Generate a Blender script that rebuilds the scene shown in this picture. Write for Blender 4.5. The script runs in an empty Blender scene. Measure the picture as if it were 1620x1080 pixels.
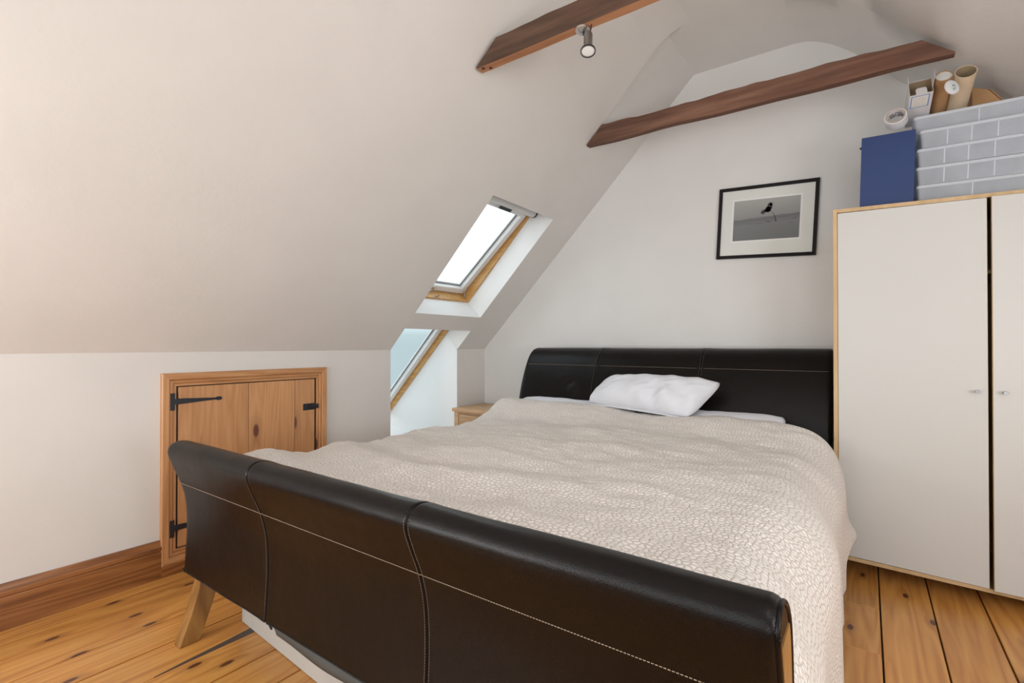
import bpy, math, random
from mathutils import Vector, Matrix, noise
random.seed(7)
PI = math.pi
D = bpy.data
COL = bpy.context.scene.collection

# ------------------------------------------------------------ camera, world, light, exposure
scn = bpy.context.scene
CH = 1.12
cam_d = D.cameras.new('camera'); cam = D.objects.new('camera', cam_d); COL.objects.link(cam)
cam.location = (0, 0, CH)
cam.rotation_euler = (math.radians(90.42), 0, math.radians(35.56))
cam_d.sensor_width = 36; cam_d.lens = 782.2 / 1620 * 36; cam_d.clip_start = .02
scn.camera = cam
scn.view_settings.view_transform = 'Standard'; scn.view_settings.look = 'None'
scn.view_settings.gamma = 1; scn.view_settings.use_curve_mapping = False
scn.view_settings.exposure = -0.31

w = D.worlds.new('sky'); scn.world = w; w.use_nodes = True
wn, wl = w.node_tree.nodes, w.node_tree.links
bg = wn['Background']
tc = wn.new('ShaderNodeTexCoord'); sx = wn.new('ShaderNodeSeparateXYZ'); cr = wn.new('ShaderNodeValToRGB')
wl.new(tc.outputs['Generated'], sx.inputs[0]); wl.new(sx.outputs['Z'], cr.inputs[0]); wl.new(cr.outputs[0], bg.inputs[0])
e = cr.color_ramp.elements
e[0].position = 0.0; e[0].color = (.24, .285, .30, 1)
e[1].position = .55; e[1].color = (.88, .94, 1.0, 1)
for p_, c_ in ((.02, (.26, .305, .32, 1)), (.09, (.66, .72, .77, 1)), (.16, (.82, .88, .93, 1))):
    q_ = e.new(p_); q_.color = c_
bg.inputs[1].default_value = 3.0

def area(name, loc, target, sx_, sy_, power, color):
    l = D.lights.new(name, 'AREA'); l.shape = 'RECTANGLE'; l.size = sx_; l.size_y = sy_; l.energy = power; l.color = color
    o = D.objects.new(name, l); COL.objects.link(o); o.location = loc
    o.rotation_euler = (Vector(target) - Vector(loc)).to_track_quat('-Z', 'Y').to_euler()
    return o
area('rear_fill_light', (-.6, -1.45, 1.5), (-.9, 2.5, 1.9), 1.7, 1.2, 16, (.97, .98, 1.0))  # added fill lamp, set just inside the rear window
area('side_fill_light', (1.80, .9, 1.15), (-1.7, 2.7, 2.3), 1.7, .8, 47, (.965, .98, 1.0))  # added fill lamp for the left slope; the right wall has no window
area('roof_fill_light', (.55, .35, 2.14), (-.9, 1.9, .3), .7, .9, 9, (.93, .97, 1.0))  # added soft lamp under the right slope, which has no roof window
area('left_rear_fill_light', (-2.0, -1.2, .9), (.9, 2.8, 3.0), 1.0, .9, 46, (.98, .98, .98))  # added fill lamp, brightens the upper right slope
area('right_rear_fill_light', (1.0, -1.35, .95), (-2.1, 2.7, 2.6), 1.2, .9, 20, (.98, .985, 1.0))  # added fill lamp aimed up at the slope around the roof windows
for n_, l_, t_ in (('portal_upper', (-2.62, 2.74, 2.10), (-1.62, 2.74, 1.08)), ('portal_lower', (-3.50, 2.74, 1.14), (-2.5, 2.74, .12))):
    o_ = area(n_, l_, t_, .75, 1.3, 1, (1, 1, 1)); o_.data.cycles.is_portal = True

# ------------------------------------------------------------ helpers
WORLD = {}
def mlink(o, parent=None, loc=(0, 0, 0)):
    COL.objects.link(o)
    base = WORLD[parent.name] if parent else Vector((0, 0, 0))
    o.parent = parent; o.location = Vector(loc) - base
    WORLD[o.name] = Vector(loc)
    return o
def tag(o, label=None, cat=None, group=None, kind=None):
    if label: o['label'] = label
    if cat: o['category'] = cat
    if group: o['group'] = group
    if kind: o['kind'] = kind
    return o
def empty(name, loc, label, cat, group=None, kind=None):
    o = D.objects.new(name, None); o.empty_display_size = .05
    mlink(o, None, loc); return tag(o, label, cat, group, kind)

class MB:
    def __init__(s): s.v = []; s.f = []; s.mi = []; s.m = 0
    def add(s, vs, fs, M=None):
        b = len(s.v)
        for p in vs:
            p = Vector(p); s.v.append(M @ p if M else p)
        for f in fs: s.f.append([i + b for i in f]); s.mi.append(s.m)
        return s
    def box(s, x0, x1, y0, y1, z0, z1, M=None):
        vs = [(x, y, z) for x in (x0, x1) for y in (y0, y1) for z in (z0, z1)]
        return s.add(vs, [(0, 1, 3, 2), (4, 6, 7, 5), (0, 4, 5, 1), (2, 3, 7, 6), (0, 2, 6, 4), (1, 5, 7, 3)], M)
    def prism(s, pts, a, b, ax, M=None):
        """2D polygon extruded along axis ax (0:x -> pts are (y,z); 1:y -> (x,z); 2:z -> (x,y))"""
        n = len(pts); vs = []
        for q in (a, b):
            for p in pts:
                vs.append((q, p[0], p[1]) if ax == 0 else (p[0], q, p[1]) if ax == 1 else (p[0], p[1], q))
        fs = [tuple(range(n)), tuple(range(2 * n - 1, n - 1, -1))]
        fs += [(i, (i + 1) % n + 0, (i + 1) % n + n, i + n) for i in range(n)]
        return s.add(vs, fs, M)
    def lathe(s, prof, n=24, M=None, cap=True):
        vs = []; fs = []
        for r, z in prof:
            for i in range(n):
                a = 2 * PI * i / n; vs.append((r * math.cos(a), r * math.sin(a), z))
        k = len(prof)
        for j in range(k - 1):
            for i in range(n):
                fs.append((j * n + i, j * n + (i + 1) % n, (j + 1) * n + (i + 1) % n, (j + 1) * n + i))
        if cap:
            fs.append(tuple(range(n - 1, -1, -1))); fs.append(tuple((k - 1) * n + i for i in range(n)))
        return s.add(vs, fs, M)
    def tube(s, pts, r, n=8):
        pts = [Vector(p) for p in pts]; vs = []; fs = []
        for i, p in enumerate(pts):
            t = (pts[min(i + 1, len(pts) - 1)] - pts[max(i - 1, 0)]).normalized()
            a = t.cross(Vector((0, 0, 1)))
            if a.length < .1: a = t.cross(Vector((1, 0, 0)))
            a.normalize(); b = t.cross(a)
            for j in range(n):
                q = 2 * PI * j / n; vs.append(p + r * (math.cos(q) * a + math.sin(q) * b))
        for i in range(len(pts) - 1):
            for j in range(n):
                fs.append((i * n + j, i * n + (j + 1) % n, (i + 1) * n + (j + 1) % n, (i + 1) * n + j))
        fs.append(tuple(range(n - 1, -1, -1))); fs.append(tuple((len(pts) - 1) * n + j for j in range(n)))
        return s.add(vs, fs)
    def grid(s, rows, close=False, M=None):
        n = len(rows[0]); vs = [p for r in rows for p in r]; fs = []
        for i in range(len(rows) - 1):
            for j in range(n if close else n - 1):
                k = (j + 1) % n
                fs.append((i * n + j, i * n + k, (i + 1) * n + k, (i + 1) * n + j))
        return s.add(vs, fs, M)
    def build(s, name, mat, parent=None, bevel=0, smooth=False, seg=2, angle=None, kind=None, label=None):
        lo = Vector([min(v[i] for v in s.v) for i in range(3)]); hi = Vector([max(v[i] for v in s.v) for i in range(3)])
        c = (lo + hi) / 2
        me = D.meshes.new(name); me.from_pydata([v - c for v in s.v], [], s.f)
        mats = mat if isinstance(mat, (list, tuple)) else [mat]
        for m in mats: me.materials.append(m)
        for p, m in zip(me.polygons, s.mi):
            p.material_index = m; p.use_smooth = smooth
        me.update()
        import bmesh
        bm = bmesh.new(); bm.from_mesh(me); bmesh.ops.recalc_face_normals(bm, faces=bm.faces); bm.to_mesh(me); bm.free()
        if smooth and angle:
            me.set_sharp_from_angle(angle=math.radians(angle))
        o = D.objects.new(name, me); mlink(o, parent, c)
        if bevel:
            b = o.modifiers.new('bevel', 'BEVEL'); b.width = bevel; b.segments = seg; b.limit_method = 'ANGLE'
            b.harden_normals = False
        if kind: o['kind'] = kind
        if label: o['label'] = label
        return o

# ------------------------------------------------------------ materials
def mat(name):
    m = D.materials.new(name); m.use_nodes = True
    nt = m.node_tree; return m, nt.nodes, nt.links, nt.nodes['Principled BSDF']
def node(ns, t, **k):
    n = ns.new(t)
    for a, b in k.items():
        if isinstance(a, str) and a.startswith('i_'): n.inputs[a[2:].replace('_', ' ')].default_value = b
        else: setattr(n, a, b)
    return n
def ramp(ns, stops):
    r = ns.new('ShaderNodeValToRGB'); el = r.color_ramp.elements
    while len(el) < len(stops): el.new(.5)
    for e_, (p, c) in zip(el, stops): e_.position = p; e_.color = (*c, 1)
    return r
def plain(name, col, rough=.5, metal=0, bump=0, bscale=100, var=0, spec=.5, coat=0):
    m, ns, ls, b = mat(name)
    b.inputs['Base Color'].default_value = (*col, 1); b.inputs['Roughness'].default_value = rough
    b.inputs['Metallic'].default_value = metal; b.inputs['Specular IOR Level'].default_value = spec
    b.inputs['Coat Weight'].default_value = coat
    t = ns.new('ShaderNodeTexCoord')
    n = node(ns, 'ShaderNodeTexNoise'); n.inputs['Scale'].default_value = bscale; n.inputs['Detail'].default_value = 4
    ls.new(t.outputs['Object'], n.inputs['Vector'])
    if bump:
        bp = ns.new('ShaderNodeBump'); bp.inputs['Strength'].default_value = 1; bp.inputs['Distance'].default_value = bump
        ls.new(n.outputs['Fac'], bp.inputs['Height']); ls.new(bp.outputs[0], b.inputs['Normal'])
    n2 = node(ns, 'ShaderNodeTexNoise'); n2.inputs['Scale'].default_value = 3; ls.new(t.outputs['Object'], n2.inputs['Vector'])
    v = var or .03
    r = ramp(ns, [(.3, tuple(c * (1 - v) for c in col)), (.7, tuple(min(1, c * (1 + v)) for c in col))])
    ls.new(n2.outputs['Fac'], r.inputs[0]); ls.new(r.outputs[0], b.inputs['Base Color'])
    return m
def wood(name, light, mid, dark, axis='Y', rough=.4, ring=14, knots=True, kcol=(.05, .02, .01), coat=0, stretch=14, vary=.25, bump=.0006, kscale=1.0, flat=None, contrast=1.0):
    return wood_(name, light, mid, dark, axis, rough, ring, knots, kcol, coat, stretch, vary, bump, kscale, flat or {'Y': 'Z', 'Z': 'X', 'X': 'Y'}[axis], contrast)
def wood_(name, light, mid, dark, axis, rough, ring, knots, kcol, coat, stretch, vary, bump, kscale, flat, contrast):
    m, ns, ls, b = mat(name)
    tc_ = ns.new('ShaderNodeTexCoord'); oi = ns.new('ShaderNodeObjectInfo')
    rv = ns.new('ShaderNodeVectorMath'); rv.operation = 'SCALE'; rv.inputs[0].default_value = (31, 17, 23)
    ls.new(oi.outputs['Random'], rv.inputs['Scale'])
    ad = ns.new('ShaderNodeVectorMath'); ad.operation = 'ADD'
    ls.new(tc_.outputs['Object'], ad.inputs[0]); ls.new(rv.outputs[0], ad.inputs[1])
    mp = ns.new('ShaderNodeMapping'); ls.new(ad.outputs[0], mp.inputs['Vector'])
    k = {'X': 0, 'Y': 1, 'Z': 2}[axis]
    sc = [1, 1, 1]; sc[k] = 1 / stretch * 1.6
    mp.inputs['Scale'].default_value = sc
    # knots
    vor = ns.new('ShaderNodeTexVoronoi'); vor.inputs['Scale'].default_value = 3.2 * kscale
    mp2 = ns.new('ShaderNodeMapping'); sc2 = [1, 1, 1]; sc2[k] = .42; sc2['XYZ'.index(flat)] = 0; mp2.inputs['Scale'].default_value = sc2
    ls.new(ad.outputs[0], mp2.inputs['Vector']); vor.voronoi_dimensions = '2D'
    sp_ = ns.new('ShaderNodeSeparateXYZ'); cb_ = ns.new('ShaderNodeCombineXYZ'); ls.new(mp2.outputs[0], sp_.inputs[0])
    keep = [q for q in range(3) if q != 'XYZ'.index(flat)]
    ls.new(sp_.outputs[keep[0]], cb_.inputs[0]); ls.new(sp_.outputs[keep[1]], cb_.inputs[1]); ls.new(cb_.outputs[0], vor.inputs['Vector'])
    kr = ramp(ns, [(0.0, (1, 1, 1)), (.036, (1, 1, 1)), (.06, (.25, .25, .25)), (.16, (0, 0, 0))])
    ls.new(vor.outputs['Distance'], kr.inputs[0])
    # grain
    n1 = ns.new('ShaderNodeTexNoise'); n1.inputs['Scale'].default_value = 6; n1.inputs['Detail'].default_value = 2
    ls.new(mp.outputs[0], n1.inputs['Vector'])
    mul = ns.new('ShaderNodeMath'); mul.operation = 'MULTIPLY_ADD'; mul.inputs[1].default_value = ring
    ls.new(n1.outputs['Fac'], mul.inputs[0])
    km = ns.new('ShaderNodeMath'); km.operation = 'MULTIPLY'; km.inputs[1].default_value = 1.4 if knots else 0
    ls.new(kr.outputs[0], km.inputs[0]); ls.new(km.outputs[0], mul.inputs[2])
    fr = ns.new('ShaderNodeMath'); fr.operation = 'PINGPONG'; fr.inputs[1].default_value = .5; ls.new(mul.outputs[0], fr.inputs[0])
    n2 = ns.new('ShaderNodeTexNoise'); n2.inputs['Scale'].default_value = 60; n2.inputs['Detail'].default_value = 6
    ls.new(mp.outputs[0], n2.inputs['Vector'])
    mx = ns.new('ShaderNodeMath'); mx.operation = 'MULTIPLY_ADD'; mx.inputs[1].default_value = .75 * contrast
    ls.new(fr.outputs[0], mx.inputs[0])
    m2 = ns.new('ShaderNodeMath'); m2.operation = 'MULTIPLY'; m2.inputs[1].default_value = .6
    ls.new(n2.outputs['Fac'], m2.inputs[0]); ls.new(m2.outputs[0], mx.inputs[2])
    cr_ = ramp(ns, [(.2, light), (.5, mid), (.85, dark)]); ls.new(mx.outputs[0], cr_.inputs[0])
    # broad variation
    n3 = ns.new('ShaderNodeTexNoise'); n3.inputs['Scale'].default_value = 2.2; n3.inputs['Detail'].default_value = 3
    ls.new(mp2.outputs[0], n3.inputs['Vector'])
    hv = ns.new('ShaderNodeHueSaturation'); ls.new(cr_.outputs[0], hv.inputs['Color'])
    vv = ns.new('ShaderNodeMapRange'); vv.inputs['To Min'].default_value = 1 - vary; vv.inputs['To Max'].default_value = 1 + vary
    ls.new(n3.outputs['Fac'], vv.inputs['Value'])
    rr = ns.new('ShaderNodeMapRange'); rr.inputs['To Min'].default_value = 1 - vary * .4; rr.inputs['To Max'].default_value = 1 + vary * .4
    ls.new(oi.outputs['Random'], rr.inputs['Value'])
    vm = ns.new('ShaderNodeMath'); vm.operation = 'MULTIPLY'; ls.new(vv.outputs[0], vm.inputs[0]); ls.new(rr.outputs[0], vm.inputs[1])
    ls.new(vm.outputs[0], hv.inputs['Value'])
    out = hv.outputs[0]
    if knots:
        mc = ns.new('ShaderNodeMix'); mc.data_type = 'RGBA'; ls.new(kr.outputs[0], mc.inputs[0])
        ls.new(out, mc.inputs[6]); mc.inputs[7].default_value = (*kcol, 1); out = mc.outputs[2]
    ls.new(out, b.inputs['Base Color'])
    b.inputs['Roughness'].default_value = rough; b.inputs['Coat Weight'].default_value = coat; b.inputs['Coat Roughness'].default_value = .25
    bp = ns.new('ShaderNodeBump'); bp.inputs['Distance'].default_value = bump; bp.inputs['Strength'].default_value = .6
    ls.new(mx.outputs[0], bp.inputs['Height']); ls.new(bp.outputs[0], b.inputs['Normal'])
    return m

M = {}
M['plaster'] = plain('plaster', (.74, .724, .70), .75, bump=.0012, bscale=22, var=.02, spec=.25)
M['gable'] = plain('gable_plaster', (.715, .71, .695), .75, bump=.0012, bscale=22, var=.02, spec=.25)
M['reveal'] = plain('white_paint', (.78, .78, .77), .6, bump=.0004, bscale=40, var=.01)
M['floor'] = wood('floor_pine', (.66, .335, .092), (.57, .255, .058), (.39, .145, .030), 'Y', .34, 13, True, (.10, .03, .014), coat=.25, vary=.24, kscale=1.5, stretch=26, contrast=.95)
M['gap'] = plain('floor_gap_dirt', (.05, .03, .02), .9)
M['filler'] = plain('dark_filler', (.075, .055, .045), .6, var=.3)
M['baseb'] = wood('stained_skirting', (.38, .165, .055), (.27, .105, .032), (.13, .045, .014), 'Y', .33, 18, False, coat=.15, vary=.2, stretch=26)
M['hatchZ'] = wood('hatch_pine_vertical', (.61, .33, .155), (.54, .275, .12), (.42, .19, .075), 'Z', .42, 16, True, (.15, .055, .035), coat=.08, vary=.14, kscale=1.0, stretch=24, contrast=.8)
M['hatchY'] = wood('hatch_pine_horizontal', (.60, .32, .145), (.53, .265, .11), (.41, .18, .07), 'Y', .42, 13, True, (.10, .035, .02), coat=.08, vary=.14)
M['beam'] = wood('old_beam', (.125, .070, .042), (.085, .044, .026), (.04, .020, .012), 'X', .8, 7, True, (.03, .012, .008), vary=.75, bump=.006, stretch=18, kscale=.5, contrast=.8)
M['beam2'] = wood('old_reddish_beam', (.19, .098, .062), (.12, .055, .034), (.055, .024, .015), 'X', .8, 7, True, (.03, .012, .008), vary=.75, bump=.006, stretch=18, kscale=.5, contrast=.8)
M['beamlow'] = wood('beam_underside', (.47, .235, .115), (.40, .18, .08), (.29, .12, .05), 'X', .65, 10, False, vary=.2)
M['legwood'] = wood('bed_leg_wood', (.36, .19, .055), (.28, .135, .036), (.17, .075, .018), 'Z', .42, 10, False, vary=.2, coat=.2)
M['oak'] = wood('bedside_oak', (.62, .41, .23), (.54, .34, .18), (.44, .25, .12), 'X', .45, 9, False, vary=.1)
M['birch'] = wood('birch_laminate', (.60, .43, .235), (.55, .38, .20), (.47, .31, .15), 'Z', .45, 6, False, vary=.08, bump=.0001)
M['winpine'] = wood('window_pine', (.64, .38, .14), (.57, .30, .09), (.46, .22, .06), 'X', .35, 8, False, vary=.1, coat=.2)
M['door'] = plain('wardrobe_door_white', (.585, .585, .565), .42, var=.01)
M['dark'] = plain('dark_interior', (.05, .035, .025), .8)
M['chrome'] = plain('brushed_metal', (.62, .62, .62), .3, metal=1)
M['steel'] = plain('satin_grey_metal', (.26, .25, .235), .38, metal=.85)
M['knob'] = plain('grey_knob_metal', (.30, .31, .33), .35, metal=.7)
M['iron'] = plain('black_iron', (.035, .04, .052), .42, metal=.5, bump=.0006, bscale=120, var=.2)
M['winwhite'] = plain('window_white', (.80, .80, .79), .4)
M['gasket'] = plain('grey_gasket', (.22, .25, .28), .5)
M['blind'] = plain('blind_aluminium', (.80, .81, .82), .4)
M['cotton'] = plain('white_cotton', (.73, .75, .80), .85, bump=.0012, bscale=14, var=.02, spec=.2)
M['mattress'] = plain('mattress_ticking', (.72, .71, .69), .9)
M['blue'] = plain('blue_card', (.014, .040, .145), .55, var=.08, bump=.0002)
M['card'] = plain('brown_cardboard', (.40, .22, .10), .8, var=.08)
M['carddark'] = plain('tube_inner_card', (.36, .27, .17), .8)
M['cream'] = plain('cream_card', (.64, .50, .35), .7)
M['whitecard'] = plain('white_card', (.66, .63, .63), .6)
M['bluepaint'] = plain('blue_print', (.08, .22, .55), .6)
M['paleprint'] = plain('pale_print', (.72, .58, .50), .6)
M['green'] = plain('green_print', (.03, .25, .12), .6)
M['tape'] = plain('white_tape', (.72, .73, .76), .35)
M['frameblk'] = plain('black_frame', (.010, .007, .008), .6, spec=.2)
M['mount'] = plain('ivory_mount', (.70, .715, .68), .8)
M['ink'] = plain('print_dark', (.05, .052, .055), .8)
M['ink2'] = plain('print_mid', (.14, .145, .15), .8)
M['liner'] = plain('grey_dust_cover', (.075, .078, .075), .85)
M['thread'] = plain('pale_thread', (.42, .33, .24), .7)
M['thread2'] = plain('dark_thread', (.15, .12, .10), .7)
M['boxwhite'] = plain('white_board', (.48, .465, .43), .7, var=.05)
M['lens'] = plain('lamp_lens', (.80, .80, .78), .25)

def leather():
    m, ns, ls, b = mat('brown_black_leather')
    t = ns.new('ShaderNodeTexCoord')
    n = ns.new('ShaderNodeTexNoise'); n.inputs['Scale'].default_value = 2.5; n.inputs['Detail'].default_value = 3
    ls.new(t.outputs['Object'], n.inputs['Vector'])
    r = ramp(ns, [(.3, (.0034, .0023, .0020)), (.7, (.0052, .0034, .0027))]); ls.new(n.outputs['Fac'], r.inputs[0]); ls.new(r.outputs[0], b.inputs['Base Color'])
    rr = ns.new('ShaderNodeMapRange'); rr.inputs['To Min'].default_value = .29; rr.inputs['To Max'].default_value = .39
    ls.new(n.outputs['Fac'], rr.inputs['Value']); ls.new(rr.outputs[0], b.inputs['Roughness'])
    v = ns.new('ShaderNodeTexVoronoi'); v.inputs['Scale'].default_value = 420; ls.new(t.outputs['Object'], v.inputs['Vector'])
    n2 = ns.new('ShaderNodeTexNoise'); n2.inputs['Scale'].default_value = 16; n2.inputs['Detail'].default_value = 5; ls.new(t.outputs['Object'], n2.inputs['Vector'])
    b1 = ns.new('ShaderNodeBump'); b1.inputs['Distance'].default_value = .0004; b1.inputs['Strength'].default_value = .5; ls.new(v.outputs['Distance'], b1.inputs['Height'])
    b2 = ns.new('ShaderNodeBump'); b2.inputs['Distance'].default_value = .003; b2.inputs['Strength'].default_value = .5
    ls.new(n2.outputs['Fac'], b2.inputs['Height']); ls.new(b1.outputs[0], b2.inputs['Normal']); ls.new(b2.outputs[0], b.inputs['Normal'])
    b.inputs['Specular IOR Level'].default_value = .20
    return m
M['leather'] = leather()

def quilt():
    m, ns, ls, b = mat('quilted_cream_cotton')
    t = ns.new('ShaderNodeTexCoord')
    n = ns.new('ShaderNodeTexNoise'); n.inputs['Scale'].default_value = 30; n.inputs['Detail'].default_value = 2; ls.new(t.outputs['UV'], n.inputs['Vector'])
    mx = ns.new('ShaderNodeMix'); mx.data_type = 'VECTOR'; mx.inputs[0].default_value = .006
    ls.new(t.outputs['UV'], mx.inputs[4]); ls.new(n.outputs['Color'], mx.inputs[5])
    v = ns.new('ShaderNodeTexVoronoi'); v.feature = 'DISTANCE_TO_EDGE'; v.inputs['Scale'].default_value = 64
    v.inputs['Randomness'].default_value = .8; v.voronoi_dimensions = '2D'
    ls.new(mx.outputs[1], v.inputs['Vector'])
    r = ramp(ns, [(.0, (.62, .54, .47)), (.09, (.72, .67, .62)), (.3, (.79, .755, .72))]); ls.new(v.outputs['Distance'], r.inputs[0]); ls.new(r.outputs[0], b.inputs['Base Color'])
    hr_ = ramp(ns, [(0, (0, 0, 0)), (.10, (.55, .55, .55)), (.24, (.88, .88, .88)), (.42, (1, 1, 1))]); ls.new(v.outputs['Distance'], hr_.inputs[0])
    bp = ns.new('ShaderNodeBump'); bp.inputs['Distance'].default_value = .0032; bp.inputs['Strength'].default_value = .8; ls.new(hr_.outputs[0], bp.inputs['Height'])
    n2 = ns.new('ShaderNodeTexNoise'); n2.inputs['Scale'].default_value = 9; n2.inputs['Detail'].default_value = 4; ls.new(t.outputs['UV'], n2.inputs['Vector'])
    b2 = ns.new('ShaderNodeBump'); b2.inputs['Distance'].default_value = .012; b2.inputs['Strength'].default_value = .6; ls.new(n2.outputs['Fac'], b2.inputs['Height'])
    ls.new(b2.outputs[0], bp.inputs['Normal']); ls.new(bp.outputs[0], b.inputs['Normal'])
    b.inputs['Roughness'].default_value = .95; b.inputs['Specular IOR Level'].default_value = .15
    b.inputs['Sheen Weight'].default_value = .15
    return m
M['quilt'] = quilt()

def glass():
    m, ns, ls, b = mat('window_glass')
    g = ns.new('ShaderNodeBsdfGlossy'); g.inputs['Roughness'].default_value = .02
    t = ns.new('ShaderNodeBsdfTransparent'); t.inputs[0].default_value = (.93, .97, .97, 1)
    f = ns.new('ShaderNodeFresnel'); f.inputs[0].default_value = 1.45
    ge = ns.new('ShaderNodeNewGeometry'); iv = ns.new('ShaderNodeMath'); iv.operation = 'SUBTRACT'; iv.inputs[0].default_value = 1; ls.new(ge.outputs['Backfacing'], iv.inputs[1])
    fm = ns.new('ShaderNodeMath'); fm.operation = 'MULTIPLY'; ls.new(f.outputs[0], fm.inputs[0]); ls.new(iv.outputs[0], fm.inputs[1])
    mx = ns.new('ShaderNodeMixShader'); ls.new(fm.outputs[0], mx.inputs[0]); ls.new(t.outputs[0], mx.inputs[1]); ls.new(g.outputs[0], mx.inputs[2])
    ls.new(mx.outputs[0], ns['Material Output'].inputs[0])
    return m
M['glass'] = glass()
def milky(name, col, tr, rough=.25):
    m, ns, ls, b = mat(name)
    b.inputs['Base Color'].default_value = (*col, 1); b.inputs['Roughness'].default_value = rough
    t = ns.new('ShaderNodeBsdfTransparent'); t.inputs[0].default_value = (.9, .94, 1, 1)
    tl = ns.new('ShaderNodeBsdfTranslucent'); tl.inputs[0].default_value = (*col, 1)
    m1 = ns.new('ShaderNodeMixShader'); m1.inputs[0].default_value = .35; ls.new(b.outputs[0], m1.inputs[1]); ls.new(tl.outputs[0], m1.inputs[2])
    n = ns.new('ShaderNodeTexNoise'); n.inputs['Scale'].default_value = 9; tc_ = ns.new('ShaderNodeTexCoord'); ls.new(tc_.outputs['Object'], n.inputs['Vector'])
    mr = ns.new('ShaderNodeMapRange'); mr.inputs['To Min'].default_value = tr * .7; mr.inputs['To Max'].default_value = tr * 1.3; ls.new(n.outputs['Fac'], mr.inputs['Value'])
    m2 = ns.new('ShaderNodeMixShader'); ls.new(mr.outputs[0], m2.inputs[0]); ls.new(m1.outputs[0], m2.inputs[1]); ls.new(t.outputs[0], m2.inputs[2])
    ls.new(m2.outputs[0], ns['Material Output'].inputs[0])
    return m
M['plastic'] = milky('milky_plastic', (.80, .84, .90), .42)
M['plasticrim'] = milky('milky_plastic_rim', (.80, .84, .89), .10)

def printmat():
    m, ns, ls, b = mat('landscape_print')
    t = ns.new('ShaderNodeTexCoord'); s = ns.new('ShaderNodeSeparateXYZ'); ls.new(t.outputs['Generated'], s.inputs[0])
    n = ns.new('ShaderNodeTexNoise'); n.inputs['Scale'].default_value = 5; n.inputs['Detail'].default_value = 6
    mp = ns.new('ShaderNodeMapping'); mp.inputs['Scale'].default_value = (1, 1, 9); ls.new(t.outputs['Generated'], mp.inputs[0]); ls.new(mp.outputs[0], n.inputs['Vector'])
    ma = ns.new('ShaderNodeMath'); ma.operation = 'MULTIPLY_ADD'; ma.inputs[1].default_value = .10; ls.new(n.outputs['Fac'], ma.inputs[0]); ls.new(s.outputs['Z'], ma.inputs[2])
    r = ramp(ns, [(0.05, (.15, .16, .16)), (.45, (.19, .20, .20)), (.58, (.14, .145, .15)), (.62, (.26, .265, .265)), (1.0, (.36, .365, .35))])
    ls.new(ma.outputs[0], r.inputs[0]); ls.new(r.outputs[0], b.inputs['Base Color']); b.inputs['Roughness'].default_value = .7
    return m
M['print'] = printmat()

# ------------------------------------------------------------ room shell
XL, YG, YB, XR = -2.775, 3.46, -1.6, 1.9
TH = math.radians(45.5); SN, CS = math.sin(TH), math.cos(TH)
ZK = 1.085                                     # knee wall height
def sl(s, y, n):                               # left slope coordinates -> world
    return Vector((XL + s * CS - n * SN, y, ZK + s * SN + n * CS))
SM = Matrix(((CS, 0, -SN, XL), (0, 1, 0, 0), (SN, 0, CS, ZK), (0, 0, 0, 1)))   # (s, y, n) -> world
STOP = (2.965 - ZK) / SN
WY0, WY1 = 2.382, 3.094
LS1 = .212; US0, US1 = .358, 1.331
T = .18
b = MB()
b.box(-.25, STOP + .05, YB, WY0, 0, T, SM)
b.box(-.25, 2.01, WY1, YG + .1, 0, T, SM); b.prism([(2.01, 0), (2.05, .005), (2.3, .012), (STOP + .06, .014), (STOP + .06, T), (2.01, T)], 2.885, YG + .1, 1, SM)
b.box(LS1, US0, WY0, WY1, 0, T, SM)
b.box(US1, 2.01, WY0, WY1, 0, T, SM); b.box(2.01, STOP + .05, WY0, 2.885, 0, T, SM)
# flat collar ceiling
b.box(-.97, -.2, YB, YG + .1, 2.965, 3.1)
tmp = b.build('ceiling', M['plaster']); tag(tmp, kind='structure')
# soft plaster coves where slope and flat ceiling meet
def cove(corner, d0, d1, L, nm):
    c = Vector(corner); d0 = Vector(d0).normalized() * L; d1 = Vector(d1).normalized() * L
    pts = []
    for i in range(13):
        t = i / 12; p = (c + d0) * (1 - t) ** 2 + c * 2 * t * (1 - t) + (c + d1) * t * t; pts.append(p)
    rows = [[(p.x, y, p.z - .0008) for p in pts] for y in (YB, 0, 1, 2, 2.885)]
    b = MB(); b.grid(rows); o_ = b.build(nm, M['plaster'], smooth=True); tag(o_, kind='structure')
cx_ = XL + (2.965 - ZK) / math.tan(TH)
cove((cx_, 0, 2.965), (-CS, 0, -SN), (1, 0, 0), .12, 'ceiling')
# right slope: plaster sags into a shallower pitch
prof = [(-.44, 2.9645), (-.36, 2.963), (-.29, 2.954), (-.23, 2.930), (-.17, 2.89), (-.10, 2.825), (-.02, 2.75), (.05, 2.68), (.22, 2.512), (.30, 2.45), (.36, 2.428), (.44, 2.412), (.52, 2.365), (.62, 2.295), (.9, 2.13), (1.3, 1.92), (1.92, 1.63)]
b = MB()
def up_(x, z): q = .024 * math.exp(-((z - 2.76) / .16) ** 2); return (x + q * .7, z + q * .7)
rows = [[(*(up_(x, z) if y > 2.884 else (x, z)), y) for x, z in prof] for y in (YB, .5, 1.5, 2.5, 2.883, 2.889, 3.1, YG + .1)]
rows = [[(p[0], p[2], p[1]) for p in r] for r in rows]
b.grid(rows)
back = [[(x + .05, y, z + .12) for x, z in prof] for y in (YB, YG + .1)]
b.grid(back)
o = b.build('ceiling', M['plaster'], smooth=True, angle=60); tag(o, kind='structure')
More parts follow.
